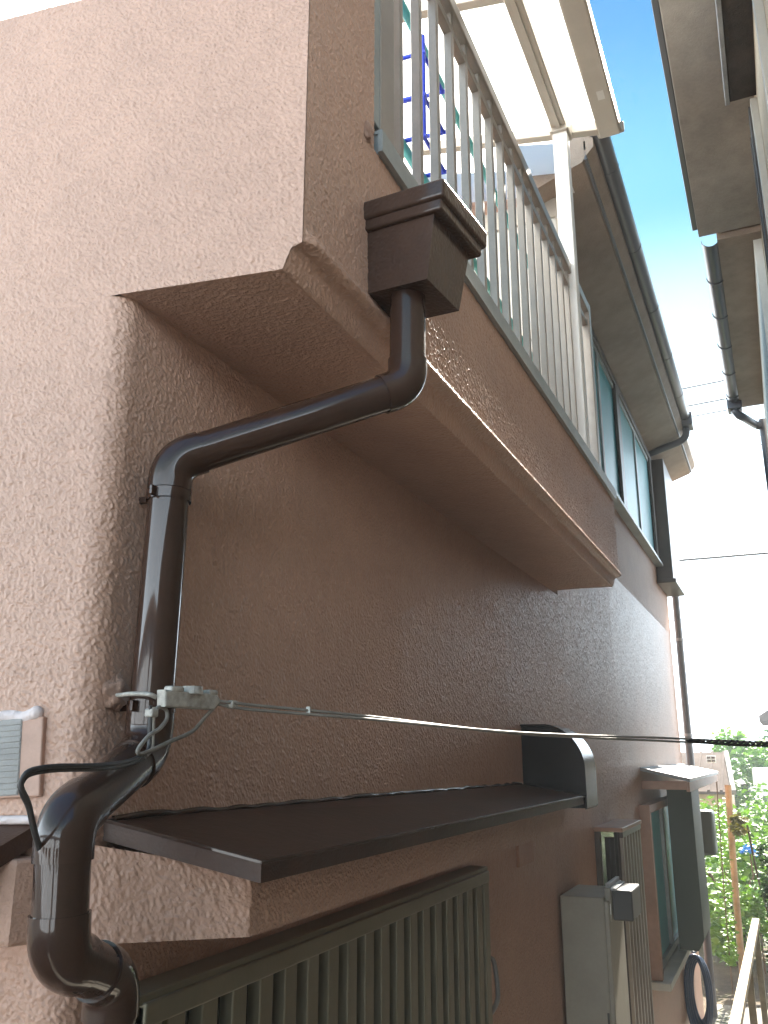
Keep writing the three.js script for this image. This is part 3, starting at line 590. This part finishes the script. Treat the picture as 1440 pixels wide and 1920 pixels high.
{ // timber garden post with a climber
  const o = thing('timber_post', 'sunlit orange timber post standing in the garden', 'post');
  mesh('shaft', tube([[.31, GY, -11.0], [.325, -1.4, -11.0], [.355, -.33, -11.0]], .036, 20, 12), M.wood, o);
  const v = thing('climbing_vine', 'thin green vine climbing on a string beside the timber post', 'vine');
  mesh('stem', tube([[.2, GY, -10.9], [.21, -1.6, -10.9], [.23, -.8, -10.9], [.25, -.2, -10.9]], .008, 20, 6), M.bark, v);
  mesh('foliage', leaves(420, () => { const t = rnd(); return [.2 + .05 * t + rr(-.05, .05), GY + .3 + 1.6 * t * t + rr(-.03, .03), -10.9 + rr(-.06, .06)]; }, .05, 301), M.leaf, v);
  const y = thing('young_tree', 'slender young tree with yellowish leaves beyond the fence', 'tree');
  mesh('trunk', tube([[.70, GY, -10.2], [.68, -1.7, -10.2], [.60, -1.2, -10.2], [.55, -.7, -10.2]], .012, 20, 6), M.bark, y);
  mesh('crown', leaves(260, blobby(.53, -.72, -10.2, .16, .12, .16, 5, 41), .06, 302), M.leafDry, y);
  const y2 = thing('dark_sapling', 'dark leafy sapling beside the slender young tree', 'tree');
  mesh('trunk', tube([[.80, GY, -10.0], [.78, -1.6, -10.0], [.76, -1.0, -10.0]], .012, 20, 6), M.bark, y2);
  mesh('crown', leaves(700, blobby(.76, -1.25, -10.0, .17, .42, .17, 8, 43), .055, 303), M.leafDeep, y2);
  const fl = thing('blue_flowers', 'cluster of bright blue flowers in the garden', 'flowers');
  mesh('stem', tube([[.5, GY, -12], [.49, -1.8, -12], [.47, -1.15, -12]], .01, 10, 5), M.bark, fl);
  mesh('petals', leaves(90, blobby(.47, -1.1, -12, .11, .06, .1, 5, 44), .05, 304), M.petal, fl);
}
{ // low house with a brown tiled roof
  const o = thing('tiled_house', 'low house with a brown tiled roof behind the garden', 'house');
  const z = -18;
  mesh('wall', box(-4, -.12, GY, -.55, z - 3, z, .01), M.beigeWall, o);
  const r = mesh('roof', prismY([[-4.3, z + .3], [.05, z + .3], [-.14, z - 1.6], [-4.3, z - 1.6]], 0, .05), M.tileRoof, o);
  r.geometry.attributes.position; { const p = r.geometry.attributes.position; for (let i = 0; i < p.count; i++) p.setY(i, p.getY(i) + (p.getZ(i) > z - 1 ? -.70 : 0)); r.geometry.computeVertexNormals(); }
  for (let k = 0; k < 18; k++) mesh('tile_rib', beam([-3.9 + k * .22, -.64, z + .3], [-3.9 + k * .22, .06, z - 1.6], .05, .04), M.tileRoof, r);
  mesh('verge', beam([.05, -.66, z + .32], [-.12, .04, z - 1.6], .09, .09), M.concrete, r);
  const w = mesh('window', box(-.36, -.2, -.14, -.02, z + .31, z + .34, .004), M.whitePaint, o);
  for (const [a, b] of [[-.35, -.285], [-.275, -.21]]) for (const [c, d] of [[-.13, -.085], [-.075, -.03]]) mesh('pane', box(a, b, c, d, z + .341, z + .346, 0), M.darkGlass, w);
}
{
  const o = thing('white_house', 'white rendered house with a grey lean-to roof behind the garden', 'house');
  mesh('wall', box(.25, 5, GY, -.3, -27, -22, .01), M.offWhite, o);
  mesh('lean_to_roof', prismZ([[.06, -1.08], [.35, -.80], [5, -.80], [5, -1.12]], -22, -20.4), M.greyRoof, o);
  mesh('lean_to_wall', box(.3, 5, GY, -1.1, -22, -20.6, .01), M.beigeWall, o);
}
{
  const o = thing('dark_roofed_house', 'dark eaved house peeping out far behind the trees', 'house');
  mesh('wall', box(.85, 6, GY, .95, -34, -30, .01), M.beigeWall, o);
  mesh('roof', prismZ([[.35, 1.15], [2, 2.2], [6, 2.2], [6, 1.0], [.35, .98]], -34.3, -29.7), M.tileRoof, o);
}
function tree(label, x, z, h, w, n, mat, s) {
  const o = thing('garden_tree', label, 'tree', 'trees behind the garden', [x, GY, z]);
  mesh('trunk', [tube([[0, 0, 0], [.05, h * .3, 0], [0, h * .6, .05]], .08, 10, 8), tube([[.03, h * .35, 0], [w * .4, h * .65, .1]], .04, 8, 6), tube([[.03, h * .35, 0], [-w * .4, h * .7, -.1]], .04, 8, 6)], M.bark, o);
  mesh('crown', leaves(n, blobby(0, h * .62, 0, w, h * .4, w, 12, s), .16, s), mat, o);
}
tree('round green tree beside the white house', -.05, -24.5, 2.9, 1.0, 2600, M.leaf, 401);
tree('broad deep green tree between the far houses', .75, -28.5, 3.3, 1.5, 3600, M.leafDeep, 402);
tree('tall deep green tree far behind the white house', 2.6, -31, 4.2, 1.8, 3000, M.leafDeep, 403);

// ------------------------------------------------------------------ overhead lines
{
  const gl = 'overhead lines beyond the houses';
  const line = (label, a, b, r, sag) => { const A = V(...a), B = V(...b), pts = []; for (let i = 0; i <= 16; i++) { const t = i / 16, p = A.clone().lerp(B, t); p.y -= sag * 4 * t * (1 - t); pts.push(p); } const m = mesh('overhead_line', tube(pts, r, 60, 6), M.wireDark, scene); m.name = numbered('overhead_line'); m.userData = { label, category: 'power line', group: gl }; };
  const L = 'thin overhead power line crossing the sky between the two roofs';
  line(L, [-14, 8.4, -22], [14, 8.2, -18], .02, .05); line(L, [-14, 8.1, -22], [14, 7.95, -18], .012, .05); line(L, [-14, 7.95, -22], [14, 7.75, -18], .02, .05); line(L, [-14, 7.65, -22], [14, 7.5, -18], .017, .05);
  line(L, [-14, 6.95, -22], [14, 6.75, -18], .014, .05); line(L, [-14, 6.7, -22], [14, 6.55, -18], .014, .05);
  line('thicker overhead cable low in the sky behind the house', [-14, 4.55, -21], [14, 4.1, -19], .03, .15);
  line('faint thin wire lowest in the sky behind the house', [-14, 3.05, -21], [14, 2.85, -19], .012, .1);
}
scene.fog = new THREE.FogExp2(0xe6eef5, 0.0045);
renderer.render(scene, camera);
